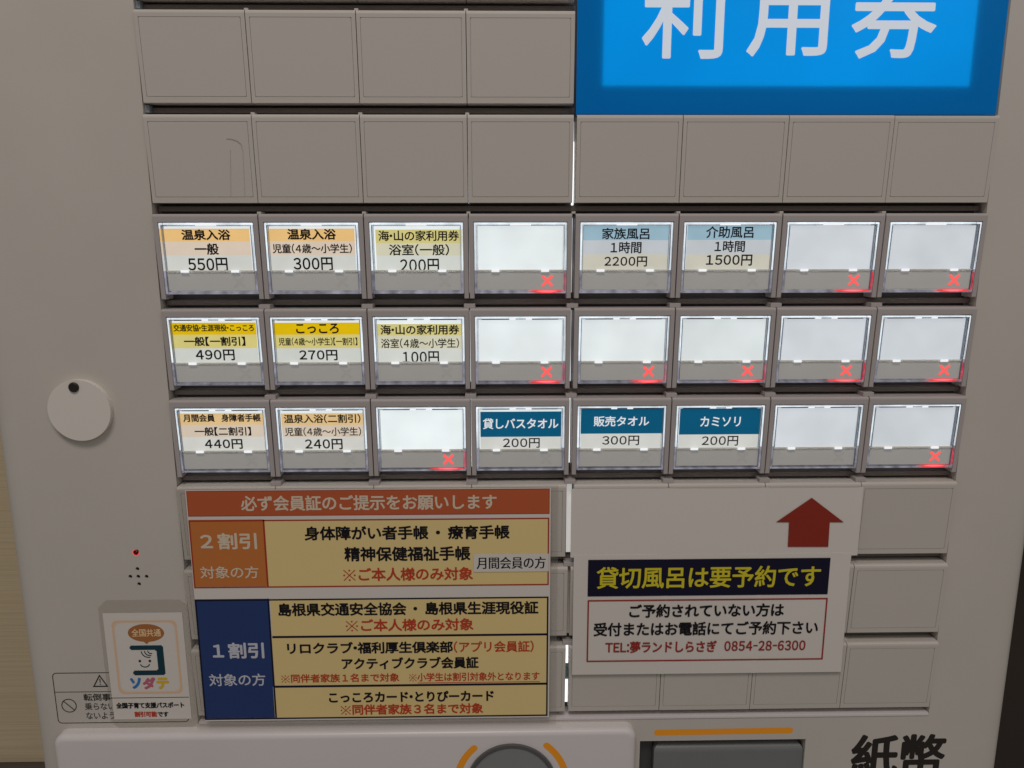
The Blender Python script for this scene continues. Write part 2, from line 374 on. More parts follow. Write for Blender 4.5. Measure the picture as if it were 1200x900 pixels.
CV = cover_rim((2.95, 52.05, -41.9, -4.55), 1.05, 0.1, 5.0, 0.35); CV2 = cover_rim((4.35, 50.65, -30.0, -5.75), 0.5, 0.5, 4.6, 0.2)
PN = None
bm = bmesh.new(); box(bm, 3.1, 51.9, 5.2, 6.0, -29.6, -4.6); BL = mesh(bm, (M['back'],))
bm = bmesh.new(); box(bm, 3.1, 51.9, 4.6, 5.0, -41.8, -29.7); BLL = mesh(bm, (M['back_low'],))  # added glowing panel, brightens the lower part of the clear rim
DF = lambda bm: box(bm, 4.85, 50.15, 1.9, 2.5, -29.3, -6.3)
BAND = shift(lambda bm: box(bm, 4.4, 50.6, 1.3, 2.6, -40.1, -30.1, 0.15), M['band'])
def iring(bm):
    for a, b, c_, d in ((4.15, 4.37, -29.2, -5.9), (50.63, 50.85, -29.2, -5.9), (4.4, 50.6, -5.95, -5.8)): box(bm, a, b, 0.6, 4.4, c_, d)
IR = shift(iring, M['line'])
ORG = [shift(lambda bm, a=a, b=b: box(bm, a, b, 0.4, 4.4, -41.0, -4.6), M['line']) for a, b in ((2.78, 2.92), (52.08, 52.22))]
RAIL = shift(lambda bm: box(bm, 4.3, 50.7, 1.25, 2.4, -29.95, -29.2, 0.1), M['rail'])
def tabs_top1(bm): box(bm, 22, 33, 0.02, 0.6, -6.1, -4.9, 0.12)
TT1 = [shift(tabs_top1, M['tab'])]
TT2 = [shift(lambda bm, a=a, b=b: box(bm, a, b, 0.02, 0.6, -6.2, -5.3, 0.12), M['tab']) for a, b in ((21.5, 24.8), (30.4, 33.6))]
TB = [shift(lambda bm, a=a, b=b: box(bm, a, b, 0.02, 0.6, -30.4, -29.1, 0.12), M['tab']) for a, b in ((12, 16.2), (38.6, 42.8))]
PN = shift(lambda bm: flat(bm, [(4.05, -40.8), (50.95, -40.8), (50.95, -5.65), (4.05, -5.65)], 0.35), M['pane'])
RB = [shift(lambda bm, a=a, b=b: box(bm, a, b, 1.0, 1.6, -6.2, -5.7), M['gap_reflection']) for a, b in ((6.5, 21.3), (33.8, 48.0))]  # dark strips paint the gap's dark reflection beside the top tabs
def cross(bm, m=None, w=1.4, r=2.95):
    cx, cz = 42.0, -35.3
    c, s = 1, 1
    pts = []
    q = w/math.sqrt(2)
    pts = [(0, q), (r, r+q*0), (r+q, r-q*0)]
    # X outline: 12 points
    o = []
    for k in range(4):
        a = math.radians(45+90*k); d = Vector((math.cos(a), math.sin(a))); n_ = Vector((-d.y, d.x))
        tip = d*r*1.25
        o += [tip-n_*w*0.5, tip+d*w*0.22, tip+n_*w*0.5, (d+n_)*w*0.5]
    flat(bm, [(cx+v.x, cz+v.y) for v in o], 1.22)
XON, XOFF = shift(cross, M['cross_on']), shift(cross, M['cross_off'])
def glow_oval(bm): flat(bm, ring_pts(41.4, -40.8, 10.0, 0.8, 32), 0.9)  # glowing oval imitates the red light in the cover's bottom edge
def glow_core(bm): flat(bm, ring_pts(41.8, -40.85, 5.5, 0.45, 24), 0.82)
def glow_side(bm): box(bm, 50.95, 51.6, 3.6, 4.2, -40.6, -31)  # glowing bar stands in for red light bleeding into the right rim
LO, LC, LS = shift(glow_oval, M['red_glow']), shift(glow_core, M['red_core']), shift(glow_side, glow('side_glow', (1.0, 0.03, 0.08), 0.55, 0.4, 250))

PAL = {                                                             # printed card colours: three fields from the top
 'orange': ((0.78, 0.50, 0.20), (0.66, 0.55, 0.44), (0.60, 0.60, 0.57)),
 'straw':  ((0.62, 0.55, 0.22), (0.62, 0.60, 0.45), (0.62, 0.64, 0.60)),
 'yellow': ((0.70, 0.46, 0.0), (0.64, 0.56, 0.20), (0.60, 0.62, 0.58)),
 'sky':    ((0.30, 0.45, 0.54), (0.50, 0.53, 0.56), (0.56, 0.54, 0.46)),
 'tan':    ((0.72, 0.50, 0.24), (0.64, 0.54, 0.43), (0.62, 0.62, 0.58)),
 'deep':   ((0.0, 0.085, 0.175), (0.0, 0.085, 0.175), (0.62, 0.62, 0.59)),
}
PM = {k: [glow('card_'+k, c, 0.86, 0.05, 70, tuple(v*0.4 for v in c)) for c in v] for k, v in PAL.items()}
cwhite = glow('card_white_lettering', (0.70, 0.74, 0.76), 0.9)
CD = 0.2                                                            # depth of the cards behind the front
# (row, column): palette, card px box and field limits, text lines (string, x0, x1, y0, y1, bold)
def L(s, *b): return (s, b)
CARDS = {
 (3,0): ('orange', 'top row button with orange-topped card for 550 yen', (189.5, 293.5, 268, 283, 299), [L('温泉入浴',212.5,270,268.8,281.5,.22), L('一般',228,256.3,285,298.8,.2), L('550円',220.5,266.8,302,318.3,.17)]),
 (3,1): ('orange', 'top row button with orange-topped card for 300 yen', (314, 416, 268, 282.5, 299), [L('温泉入浴',336.5,393.8,268,281,.22), L('児童(4歳～小学生)',319.3,412.5,285.5,297,.1), L('300円',344,390,301.5,317.3,.17)]),
 (3,2): ('straw', 'top row button with straw-yellow card for 200 yen', (440.5, 541.5, 269, 285, 299.5), [L('海・山の家利用券',443.3,538,270,282.5,.12), L('浴室(一般)',455.8,526.3,286,299.5,.12), L('200円',469,514.5,303.2,319.5,.13)]),
 (3,4): ('sky', 'top row button with pale blue card for 2200 yen', (683, 783, 264.5, 281.5, 298), [L('家族風呂',705.5,761.3,267,280.5,.12), L('1時間',715.5,751.8,283,297,.12), L('2200円',708.3,758.3,300.5,312.5,.12)]),
 (3,5): ('sky', 'top row button with pale blue card for 1500 yen', (805, 905, 264, 281, 298), [L('介助風呂',827.5,883.3,265,279,.12), L('1時間',837.5,873,281.8,295.5,.12), L('1500円',827.5,881.5,298.3,311.5,.15)]),
 (4,0): ('yellow', 'middle row button with deep yellow card for 490 yen', (200, 301, 378, 392, 408), [L('交通安協・生涯現役・こっころ',203,297.5,380,388.5,.1), L('一般【一割引】',215.5,287.5,394.5,405.5,.17), L('490円',229.3,275,409.5,422.5,.17)]),
 (4,1): ('yellow', 'middle row button with deep yellow card for 270 yen', (322, 423, 378, 392, 408), [L('こっころ',346.8,397,379,391,.2), L('児童(4歳～小学生)【一割引】',326.5,418.8,395.5,405,.05), L('270円',350.8,395.5,410,422.5,.16)]),
 (4,2): ('straw', 'middle row button with straw-yellow card for 100 yen', (442.5, 542, 379.5, 393, 408.5), [L('海・山の家利用券',445.8,538.3,380.5,392.3,.14), L('浴室(4歳～小学生)',446.5,538,396.5,408,.05), L('100円',471.8,514.5,411.5,426.5,.13)]),
 (5,0): ('tan', 'bottom row button with tan-topped card for 440 yen', (210.8, 310, 484, 497.5, 512), [L('月間会員　身障者手帳',214.5,305.5,485,494.5,.14), L('一般【二割引】',228,294.3,500.3,510.7,.14), L('440円',240,284.3,514.5,526.3,.17)]),
 (5,1): ('tan', 'bottom row button with tan-topped card for 240 yen', (330.5, 426, 484, 498, 512), [L('温泉入浴(二割引)',332.5,422.5,485.2,496,.12), L('児童(4歳～小学生)',333.8,423.3,500.5,511,.05), L('240円',357.5,401.5,514.3,526.8,.15)]),
 (5,3): ('deep', 'bottom row button with dark blue card for 200 yen, left of the other two dark blue ones', (563, 657.5, 482, 497, 511.8), [L('貸しバスタオル',565.8,654.5,490,502.8,.12), L('200円',589.5,632.5,513.3,525,.08)]),
 (5,4): ('deep', 'bottom row button with dark blue card for 300 yen', (680.5, 776.3, 478, 494, 508), [L('販売タオル',695.8,760.8,487.5,499.8,.1), L('300円',705.8,749,510.5,522,.08)]),
 (5,5): ('deep', 'bottom row button with dark blue card for 200 yen, right of the other two dark blue ones', (796.3, 890, 478, 494, 509), [L('カミソリ',820.8,868,488,500,.1), L('200円',822.5,865,510.8,522.5,.08)]),
}
LIT = {(3,3),(3,6),(3,7),(4,3),(4,4),(4,5),(4,6),(4,7),(5,2),(5,7)}
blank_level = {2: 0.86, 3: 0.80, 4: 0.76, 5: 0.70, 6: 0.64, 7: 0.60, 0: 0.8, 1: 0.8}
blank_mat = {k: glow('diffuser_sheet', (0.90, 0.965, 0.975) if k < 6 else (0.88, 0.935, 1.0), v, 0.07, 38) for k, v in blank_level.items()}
diff_mesh = {k: shift(DF, m) for k, m in blank_mat.items()}
for i in (3, 4, 5):
    for k in range(8):
        if (i, k) in CARDS: lab = CARDS[i, k][1]
        else:
            lab = 'lit blank button with a red cross' if (i, k) in LIT else 'lit blank button without a red cross, beside the dark blue cards'
        org = (colx(k), 0, rowz(i)); B = new('button', FR, T, org, label=lab); c = lambda n_, me: new(n_, me, B, org)
        c('clear_rim', CV); c('clear_inner_rim', CV2); c('clear_pane', PN); c('backlight', BL); c('rim_fill_panel', BLL); c('inner_frame', IR); [c('side_strip', q) for q in ORG]; c('diffuser', diff_mesh[k]); c('grey_band', BAND); c('rail', RAIL)
        [c('retaining_tab', q) for q in TB]; [c('top_tab', q) for q in (TT1 if i == 3 else TT2)]
        if i != 3: [c('gap_reflection', q) for q in RB]
        if (i, k) in LIT:
            c('cross_mark', XON); c('red_glow', LO); c('glow_core', LC); c('side_bleed', LS)
        else: c('cross_mark', XOFF)
        if (i, k) in CARDS:
            pal, _, (x0, x1, y0, y1, y2), lines = CARDS[i, k]; ym = (y0+y2)/2
            l, r = at(x0, ym, 0).x, at(x1, ym, 0).x; zt, z1, z2 = (at((x0+x1)/2, y, 0).z for y in (y0, y1, y2)); zb = rowz(i)-29.35
            bm = bmesh.new()
            def yy(z): return sl(0, z-rowz(i))+1.72
            lv = [zt, z1, z2, zb]; rows_ = [[bm.verts.new((x, yy(z), z)) for x in (l, r)] for z in lv]; rb = [[bm.verts.new((x, yy(z)+0.12, z)) for x in (l, r)] for z in (zt, zb)]
            for q in range(3): bm.faces.new((rows_[q+1][0], rows_[q+1][1], rows_[q][1], rows_[q][0])).material_index = q
            bm.faces.new((rb[0][0], rb[0][1], rb[1][1], rb[1][0])); bm.normal_update()
            for v in bm.verts: v.co -= Vector(org)
            me = bpy.data.meshes.new('card'); bmesh.ops.scale(bm, vec=(MM,)*3, verts=bm.verts); bm.to_mesh(me); bm.free()
            for m_ in PM[pal]: me.materials.append(m_)
            c('price_card', me)
            for q, (s, (a0, a1, b0, b1, bo)) in enumerate(lines):
                zc = at((a0+a1)/2, (b0+b1)/2, 0).z-rowz(i); dp = sl(0, zc)+1.62
                o = lettering(B, s, a0, a1, b0, b1, dp, cwhite if (pal == 'deep' and q == 0) else M['black'], bold=bo*0.72+0.035)
                o.rotation_euler.x = math.atan(2.4/43)

# blank plates: rows 0-2 on the left, row 2 across, rows 6-8 across
for i in (0, 1, 2, 6, 7, 8):
    for k in range(8):
        if i < 2 and k > 3: continue
        org = (colx(k), random.uniform(-0.15, 0.15), rowz(i)); h, f = PH, PF
        if i in (6, 8) and k == 3: h, f = (PHl, PFl) if i == 6 else (PHm, PFm)
        if i == 6 and k == 4: h, f = PHr, PFr
        B = new('blank_plate', h, T, org); new('plate_face', f, B, org)
# peeled film outline on the first plate of row 2
p0 = [at(*q, -1.9) for q in ((266, 162.5), (272, 163.2), (278, 165), (283, 169), (284, 174))]
bm = bmesh.new(); stroke(bm, [(v.x, v.z) for v in p0], 0.3); new('film_crease', mesh(bm), T, (0, -2.45, 0), mat('crease', (0.42, 0.375, 0.34), 0.5))
bm = bmesh.new()
for x0, x1 in ((270, 269.5), (284.6, 286)):
    stroke(bm, [(lambda v: (v.x, v.z))(at(x0, 175, -1.9)), (lambda v: (v.x, v.z))(at(x1, 229, -1.9))], 0.22)
for v in bm.verts: v.co.y = sl(0, v.co.z)-0.2
new('film_mark', mesh(bm), T, (0, 0, 0), mat('mark', (0.54, 0.49, 0.46), 0.5))

# spacer tabs over the seams, rails in the gaps
bm = bmesh.new(); box(bm, -3, 3, -1.4, 9, 0, 2.3, 0.25); SP = mesh(bm, (M['frame'],))
bm = bmesh.new(); box(bm, -1, 1, -0.4, 9, 0, 1.2, 0.2); SPs = mesh(bm, (M['plate'],))
for i in (1, 2, 3, 4, 5, 6, 7, 8):
    for k in range(1, 8):
        if i < 3 and k > 3: continue
        if i == 2 and k > 4: continue
        new('spacer_tab', SP if i in (4, 5, 6) or (i > 6 and k in (1, 4)) else SPs, T, (colx(k)-(G_/2 if k == 4 else 0), 0, rowz(i)))
for i in (0, 1, 2, 3, 4, 5, 6, 7):
    bm = bmesh.new(); box(bm, colx(0)+0.5, colx(4 if i < 2 else 8)-0.5, 5.0, 10.8, rowz(i+1)+1.5, rowz(i+1)+4.2, 0.3)
    new('gap_rail', mesh(bm), T, (0,0,0), M['recess2'])
# strips behind the seams: glowing ones for leaking light, plain ones as fillers
def seam(k, i, zt, zb, m, w=0.5, dx=0, y=8.2):
    x = (colx(k)-(G_/2 if k == 4 else 0))+dx; bm = bmesh.new(); box(bm, x-w, x+w, y, y+0.6, rowz(i)-zb, rowz(i)-zt); new('seam_strip', mesh(bm), T, (0,0,0), m)
seam(4, 2, 12, 45, M['backs'], 0.62); seam(4, 2, 2, 11.8, M['backd'], 0.5)
seam(3, 2, 8, 44, M['backd'], 0.25)
for i in (3, 4, 5): seam(3, i, 2, 42, M['backs'] if i > 3 else M['backd'], 0.25, 0.05)
seam(4, 5, 2, 40, M['backs'], 0.4); seam(4, 3, 2, 42, M['backd'], 0.35); seam(4, 4, 2, 42, M['backd'], 0.35)
seam(4, 6, 1, 43, mat('seam_grey', (0.75, 0.73, 0.72), 0.4, emit=(1, 0.98, 0.95), strength=0.34), 1.5, 0, 3.5)
seam(4, 7, 0.5, 43.5, M['plate'], 0.9, 0, 1.5)  # added plate-coloured filler that gives no light, keeps this seam pale
seam(4, 8, 3, 16, M['backs'], 1.0, -0.1, 6); seam(4, 8, 16, 26, mat('seam_teal', (0.25, 0.4, 0.45), 0.4), 1.0, -0.1, 6); seam(4, 8, 27, 42, M['backs'], 1.0, -0.1, 6)
bm = bmesh.new()
for i in (1, 2): box(bm, colx(0)-0.5, colx(0)+1.6, 2, 6, rowz(i)+1.4, rowz(i)+5)
new('painted_edge_light', mesh(bm), T, (0,0,0), mat('edge_grey_blue', (0.28, 0.33, 0.38), 0.4))  # bluish LED light in the corner gaps, put into a grey-blue colour

# keyhole cover with its pivot screw
c = at(93, 481, -3); bm = bmesh.new(); r = 17.0
prism(bm, ring_pts(0, 0, r, r, 96), -3.4, -0.05); big_bevel(bm, lambda e: all(v.co.y < -3 for v in e.verts), 1.6, 4)
K = new('keyhole_cover', mesh(bm, (mat('cover_paint', (0.78, 0.725, 0.67), 0.35, bump=0.1),), False), T, (c.x, 0, c.z))
s = at(86, 454, -4); bm = bmesh.new(); prism(bm, ring_pts(0, 0, 2.75, 2.75, 32), -4.6, -3.3); big_bevel(bm, lambda e: all(v.co.y < -4 for v in e.verts), 0.7, 3)
new('pivot_screw', mesh(bm, (M['screw'],)), K, (s.x, 0, s.z))
# signal lamp and speaker
v = at(159.2, 647.4, 0); bm = bmesh.new(); bmesh.ops.create_uvsphere(bm, u_segments=20, v_segments=10, radius=1.9); 
new('signal_lamp', mesh(bm, (mat('red_lens', (0.04, 0.002, 0.002), 0.1, emit=(1, 0.03, 0.02), strength=0.02),), True), T, (v.x, 1.0, v.z))
bm = bmesh.new(); band_mesh(bm, ring_pts(0, 0, 1.95, 1.95, 40), ring_pts(0.45, 0.45, 1.3, 1.35, 40), 0); new('lamp_spot', mesh(bm, (M['redled'],)), T, (v.x, -0.05, v.z))
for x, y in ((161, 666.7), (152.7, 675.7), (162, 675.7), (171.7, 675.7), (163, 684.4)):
    v = at(x, y, 0); bm = bmesh.new(); flat(bm, ring_pts(0, 0, 1.15, 1.0, 20)); new('hole_shade_disc', mesh(bm, (M['slotdark'],)), T, (v.x, 0.8, v.z))  # black disc inside each hole paints the shade of its depth

# coin unit bezel
def bezel():
    l, r, t = at(66, 900, -7).x, at(745, 880, -7).x, at(400, 858.5, -7).z
    bm = bmesh.new(); loops = []
    for k in range(-1, 9):                                           # side wall, then a rolled edge, then the flat front
        if k < 0: y, ins = 0.5, 0
        else: a = math.pi/2*k/8; y, ins = -4.6-3.4*math.sin(a), 3.4*(1-math.cos(a))
        loops.append([bm.verts.new((x, y, z)) for x, z in rrect(l+ins, r-ins, -440+ins, t-ins, 6.5-ins*0.9, 10)])
    for A_, B_ in zip(loops, loops[1:]):
        for q in range(len(A_)): bm.faces.new((A_[q], A_[(q+1) % len(A_)], B_[(q+1) % len(A_)], B_[q]))
    bm.faces.new(loops[-1])
    me = mesh(bm, (M['bezel'],))
    for p in me.polygons: p.use_smooth = True
    me.set_sharp_from_angle(angle=math.radians(30)); return me, l, r, t
bz, bl_, br_, bt_ = bezel(); CU = new('coin_unit_bezel', bz, T, (0, 0, 0))
kc = at(599.5, 919, -8.5); kr = at(652.4, 919, -8.5).x-kc.x
bm = bmesh.new(); prism(bm, ring_pts(0, 0, kr, kr, 96), -10, -7.9); big_bevel(bm, lambda e: all(v.co.y < -9 for v in e.verts), 0.8, 3)
new('knob_rim', mesh(bm, (M['steelrim'],)), CU, (kc.x, 0, kc.z))
bm = bmesh.new(); prism(bm, ring_pts(0, 0, kr-2.2, kr-2.2, 96), -11.5, -9.9); big_bevel(bm, lambda e: all(v.co.y < -11 for v in e.verts), 1.1, 4)
new('coin_knob', mesh(bm, (M['steel'],)), CU, (kc.x, 0, kc.z))
ar = (at(599.5+64, 919, -8).x-at(599.5, 919, -8).x)
for a0, a1 in ((132.5, 205), (50.5, -25)):
    bm = bmesh.new(); stroke(bm, [(ar*math.cos(math.radians(a0+(a1-a0)*t/20)), ar*math.sin(math.radians(a0+(a1-a0)*t/20))) for t in range(21)], 4.1)
    new('orange_arc', mesh(bm, (M['signorange'],)), CU, (kc.x, -8.06, kc.z))

# banknote slot
a, b = at(750, 868.5, 0), at(944, 868.5, 0)
bm = bmesh.new(); box(bm, a.x+0.1, b.x-0.1, 40, 42, -424, a.z-0.1); SL = new('banknote_slot', mesh(bm, (M['slotdark'],)), T, (0,0,0))
l, r, t = at(766, 885, 2).x, at(940, 885, 2).x, at(850, 873, 2).z
bm = bmesh.new(); pr = [(0, 0)]; box(bm, l, r, 1.5, 38, -423, t, 0); big_bevel(bm, lambda e: all(v.co.z > t-0.1 for v in e.verts) and (all(v.co.y < 2 for v in e.verts) or all(abs(v.co.x-r) < .1 for v in e.verts) or all(abs(v.co.x-l) < .1 for v in e.verts)), 4, 5)
me = mesh(bm, (M['shutter'],)); new('shutter', me, SL, (0,0,0))
bm = bmesh.new(); box(bm, a.x+0.4, at(764, 885, 6).x, 6, 30, -423, a.z-4, 0.5); new('side_guide', mesh(bm, (mat('guide', (0.06, 0.06, 0.062), 0.4),)), SL, (0,0,0))
o = at(848, 857.5, 0); w = at(930, 857.5, 0).x-at(766, 857.5, 0).x
bm = bmesh.new(); stroke(bm, [(-w/2+2.2, 0), (w/2-2.2, 0.35)], 3.9); new('orange_bar', mesh(bm, (M['signorange'],)), T, (o.x, -0.06, o.z))
lettering(T, '紙幣', 997, 1107.6, 860.5, 912, -0.06, M['heavy'], bold=0.85)

# warning print on the body
def wl_(x, y): p = at(x, y, 0); return (p.x, p.z)
tl = at(61, 788.5, 0); br = at(222, 846, 0); x0, x1, z1, z0 = tl.x-0.2, br.x, tl.z, br.z
W = bmesh.new(); band_mesh(W, rrect(x0, x1, z0, z1, 2.6), rrect(x0+.5, x1-.5, z0+.5, z1-.5, 2.1), 0)
zd = at(120, 810.5, 0).z; flat(W, [(x0+.4, zd-.2), (x1-.4, zd-.2), (x1-.4, zd+.2), (x0+.4, zd+.2)], -0.02)
WP = new('warning_print', mesh(W, (M['ink'],)), T, (0, -0.06, 0), label='black outlined warning panel half covered by the child care card')
tc_ = at(117.4, 799, 0); bm = bmesh.new()
def tri(s, dz=0): return [(0, s*1.05+dz), (-s, -s*0.72+dz), (s, -s*0.72+dz)]
band_mesh(bm, tri(4.6), tri(3.35, -0.12), 0); flat(bm, [(-.33, 2.0), (-.2, -0.6), (.2, -0.6), (.33, 2.0)], -0.02); flat(bm, ring_pts(0, -1.6, .35, .35, 12), -0.02)
new('warning_triangle', mesh(bm, (M['ink'],)), WP, (tc_.x, -0.08, tc_.z))
pc = at(81, 826.9, 0); bm = bmesh.new(); band_mesh(bm, ring_pts(0, 0, 4.5, 4.5, 40), ring_pts(0, 0, 3.95, 3.95, 40), 0); stroke(bm, [(-2.9, 2.9), (2.9, -2.9)], 0.55, -0.02, False)
new('prohibition_mark', mesh(bm, (M['ink'],)), WP, (pc.x, -0.08, pc.z))
lettering(WP, '転倒事故', 97.7, 141, 812.8, 821.3, -0.08, M['ink'], bold=0.08)
lettering(WP, '乗らない', 99.5, 134.5, 823.7, 832, -0.08, M['ink'], bold=0.04)
lettering(WP, 'ないよう', 101, 134.5, 834.6, 842.6, -0.08, M['ink'], bold=0.04)

# ------------------------------------------------------------------ blue sign, upper right
sb = at(675, 133.3, -2.2); sr = at(1167, 133.5, -2.2)
sx0, sx1, sz0, sz1 = sb.x, sr.x, sb.z, 150
S = new('blue_ticket_sign', None, T, (sb.x, 0, sb.z), label='bright blue lit sign panel with white characters'); S.name = 'blue_sign_panel'
ix0, ix1, iz0 = at(706, 100, -2.2).x, at(1136, 100, -2.2).x, at(900, 101, -2.2).z
sheet = bpy.data.materials.new('blue_acrylic'); sheet.use_nodes = True; nt = sheet.node_tree; nt.nodes.clear()
out = nt.nodes.new('ShaderNodeOutputMaterial'); d = nt.nodes.new('ShaderNodeBsdfPrincipled'); d.inputs['Base Color'].default_value = (0.0, 0.30, 1.0, 1); d.inputs['Roughness'].default_value = 0.22; d.inputs['Specular IOR Level'].default_value = 0.2
tr = nt.nodes.new('ShaderNodeBsdfTranslucent'); tr.inputs[0].default_value = (0.0, 0.42, 1.0, 1)
mx = nt.nodes.new('ShaderNodeMixShader'); mx.inputs[0].default_value = 0.4; nt.links.new(d.outputs[0], mx.inputs[1]); nt.links.new(tr.outputs[0], mx.inputs[2]); nt.links.new(mx.outputs[0], out.inputs[0])
me = bpy.data.meshes.new('sheet'); me.from_pydata([(x*MM, 0, z*MM) for x, z in ((0, 0), (sx1-sx0, 0), (sx1-sx0, sz1-sz0), (0, sz1-sz0))], [], [(0, 1, 2, 3)]); me.materials.append(sheet)
new('acrylic_sheet', me, S, (sx0, -2.2, sz0))
bm = bmesh.new(); box(bm, 0, sx1-sx0, 0, 4, 0, 0.8); new('sheet_edge', mesh(bm, (mat('blue_edge', (0.0, 0.14, 0.42), 0.3),)), S, (sx0, -2.1, sz0-0.85))
bm = bmesh.new(); box(bm, ix0, ix1, -1.6, -0.8, iz0, sz1); new('sign_backlight', mesh(bm, (glow('sign_light', (1, 1, 1), 0.95, 0.12, 12),)), S, (0,0,0))
sl_m = mat('sign_lettering', (0.60, 0.64, 0.70), 0.35, emit=(0.78, 0.87, 1.0), strength=0.36)
for s, x0, x1, y0, y1 in (('利', 753, 849, -34, 69.5), ('用', 876.7, 971.7, -30, 67), ('券', 999, 1099, -36, 69.5)):
    lettering(S, s, x0, x1, y0, y1, -2.3, sl_m, bold=0.5)

def wavy_sheet(parent, x0, x1, y0, y1, depth, m, ridges, amp=0.28):
    a = at((x0+x1)/2, y0, depth).z; b = at((x0+x1)/2, y1, depth).z; l = at(x0, (y0+y1)/2, depth).x; r = at(x1, (y0+y1)/2, depth).x
    bm = bmesh.new(); nx, nz = 150, 20; g = []
    def dy(x, z): return -sum(amp*math.exp(-((x-q)/1.5)**2) for q in ridges) - 0.05*math.sin(x*0.05+1)*math.sin(z*0.06)
    for iz in range(nz+1): g.append([bm.verts.new((l+(r-l)*ix/nx, depth+dy(l+(r-l)*ix/nx, b+(a-b)*iz/nz), b+(a-b)*iz/nz)) for ix in range(nx+1)])
    for iz in range(nz):
        for ix in range(nx): bm.faces.new((g[iz][ix], g[iz][ix+1], g[iz+1][ix+1], g[iz+1][ix]))
    for f in bm.faces: f.smooth = True
    k = 0.2; c = [(l, b), (r, b), (r, a), (l, a)]                    # the sheet's own edge and back, 0.2 mm thick
    for q in range(4):
        (xa, za), (xb, zb) = c[q], c[(q+1) % 4]; bm.faces.new([bm.verts.new(v) for v in ((xa, depth+dy(xa, za), za), (xb, depth+dy(xb, zb), zb), (xb, depth+k, zb), (xa, depth+k, za))])
    bm.faces.new([bm.verts.new((x, depth+k, z)) for x, z in c[::-1]])
    return new('paper_sheet', mesh(bm, (m,)), parent, (0, 0, 0))
# ------------------------------------------------------------------ notices taped over the lower plates
def sheet_thing(name, label, cat, px, depth, m, thick=0.25, rot=0):
    x0, x1, y0, y1 = px; c = at((x0+x1)/2, (y0+y1)/2, depth)
    t = new(name, None, None, (c.x, depth, c.z)); t['label'] = label; t['category'] = cat; t.rotation_euler.y = math.radians(rot); return t
def outline(parent, name, x0, x1, y0, y1, depth, w, m):
    a = at((x0+x1)/2, y0, depth); b = at((x0+x1)/2, y1, depth); l = at(x0, (y0+y1)/2, depth); r = at(x1, (y0+y1)/2, depth)
    X0, X1, Z0, Z1 = l.x, r.x, b.z, a.z; bm = bmesh.new()
    band_mesh(bm, [(X0, Z0), (X1, Z0), (X1, Z1), (X0, Z1)], [(X0+w, Z0+w), (X1-w, Z0+w), (X1-w, Z1-w), (X0+w, Z1-w)], 0)
    return new(name, mesh(bm), parent, (0, depth, 0), m)
D0 = -3.7
N = sheet_thing('discount_notice', 'large laminated notice with an orange upper block and a navy lower block', 'notice', (218, 655, 570, 852), D0, None)
rect_px(N, 'laminate_film', 218, 653, 570, 851, D0, M['film'], 0.2)
rect_px(N, 'paper_sheet', 228.5, 644.5, 573, 843, D0-0.1, M['paper'], 0.08)
rect_px(N, 'header_band', 219.5, 643.8, 574.3, 603.4, D0-0.2, M['header'])
outline(N, 'header_outline', 219.2, 644.1, 574, 603.7, D0-0.28, 0.3, M['redline'])
lettering(N, '必ず会員証のご提示をお願いします', 282.5, 582.5, 580, 598, D0-0.3, M['cream'], bold=0.22)
rect_px(N, 'gold_field', 309, 643, 608.5, 687, D0-0.2, M['gold']); rect_px(N, 'orange_field', 224.5, 311, 609, 687.2, D0-0.21, M['orange'])
outline(N, 'red_border', 224, 643.3, 608.3, 687.5, D0-0.3, 0.75, M['redline']); rect_px(N, 'red_divider', 310.3, 312.3, 609, 687.2, D0-0.3, M['redline'])
def t(p, s, x0, x1, y0, y1, m, bold, d=D0-0.34, **k): return lettering(p, s, x0, x1, y0, y1, d, M[m], bold=bold, **k)
t(N, '２割引', 234.5, 301, 624.5, 644, 'cream', 0.32); t(N, '対象の方', 234.5, 303, 663.5, 678, 'cream', 0.12)
t(N, '身体障がい者手帳 ・ 療育手帳', 356.8, 597.5, 616, 632.5, 'black', 0.25)
t(N, '精神保健福祉手帳', 403.5, 551.4, 640.5, 657.5, 'black', 0.25)
t(N, '※ご本人様のみ対象', 402, 554.4, 665, 680.5, 'redtext', 0.2)
rect_px(N, 'navy_field', 234, 318.5, 702, 841.5, D0-0.2, M['navy'])
rect_px(N, 'gold_field', 318, 642, 700.8, 745.2, D0-0.21, M['gold']); rect_px(N, 'gold_field', 319.5, 641.8, 745.2, 803, D0-0.21, M['gold']); rect_px(N, 'gold_field', 321, 641.5, 803, 840.5, D0-0.21, M['gold'])
outline(N, 'navy_border', 234, 642.2, 701, 841.3, D0-0.3, 0.9, M['darkband'])
for y, x0 in ((745, 319), (803, 320)): rect_px(N, 'divider', x0, 641.5, y-1.2, y+1.2, D0-0.3, M['darkband'])
rect_px(N, 'divider', 317.9, 319.9, 701.5, 841, D0-0.29, M['darkband'])
t(N, '１割引', 249, 309.5, 753, 771.8, 'paleblue', 0.32); t(N, '対象の方', 245, 311, 789.5, 804, 'paleblue', 0.12)
t(N, '島根県交通安全協会 ・ 島根県生涯現役証', 326.4, 631.5, 705.5, 721, 'black', 0.24)
t(N, '※ご本人様のみ対象', 405, 555, 725, 739.5, 'redtext', 0.2)
t(N, 'リロクラブ・福利厚生倶楽部', 336.6, 531, 752, 766, 'black', 0.24); t(N, '（アプリ会員証）', 531.8, 625.5, 751, 764.5, 'redtext', 0.14)
t(N, 'アクティブクラブ会員証', 400.5, 561, 770, 784, 'black', 0.24)
t(N, '※同伴者家族１名まで対象', 329.4, 468, 789.5, 799.5, 'redtext', 0.12); t(N, '※小学生は割引対象外となります', 479.4, 632.4, 787.8, 797.8, 'redtext', 0.1)
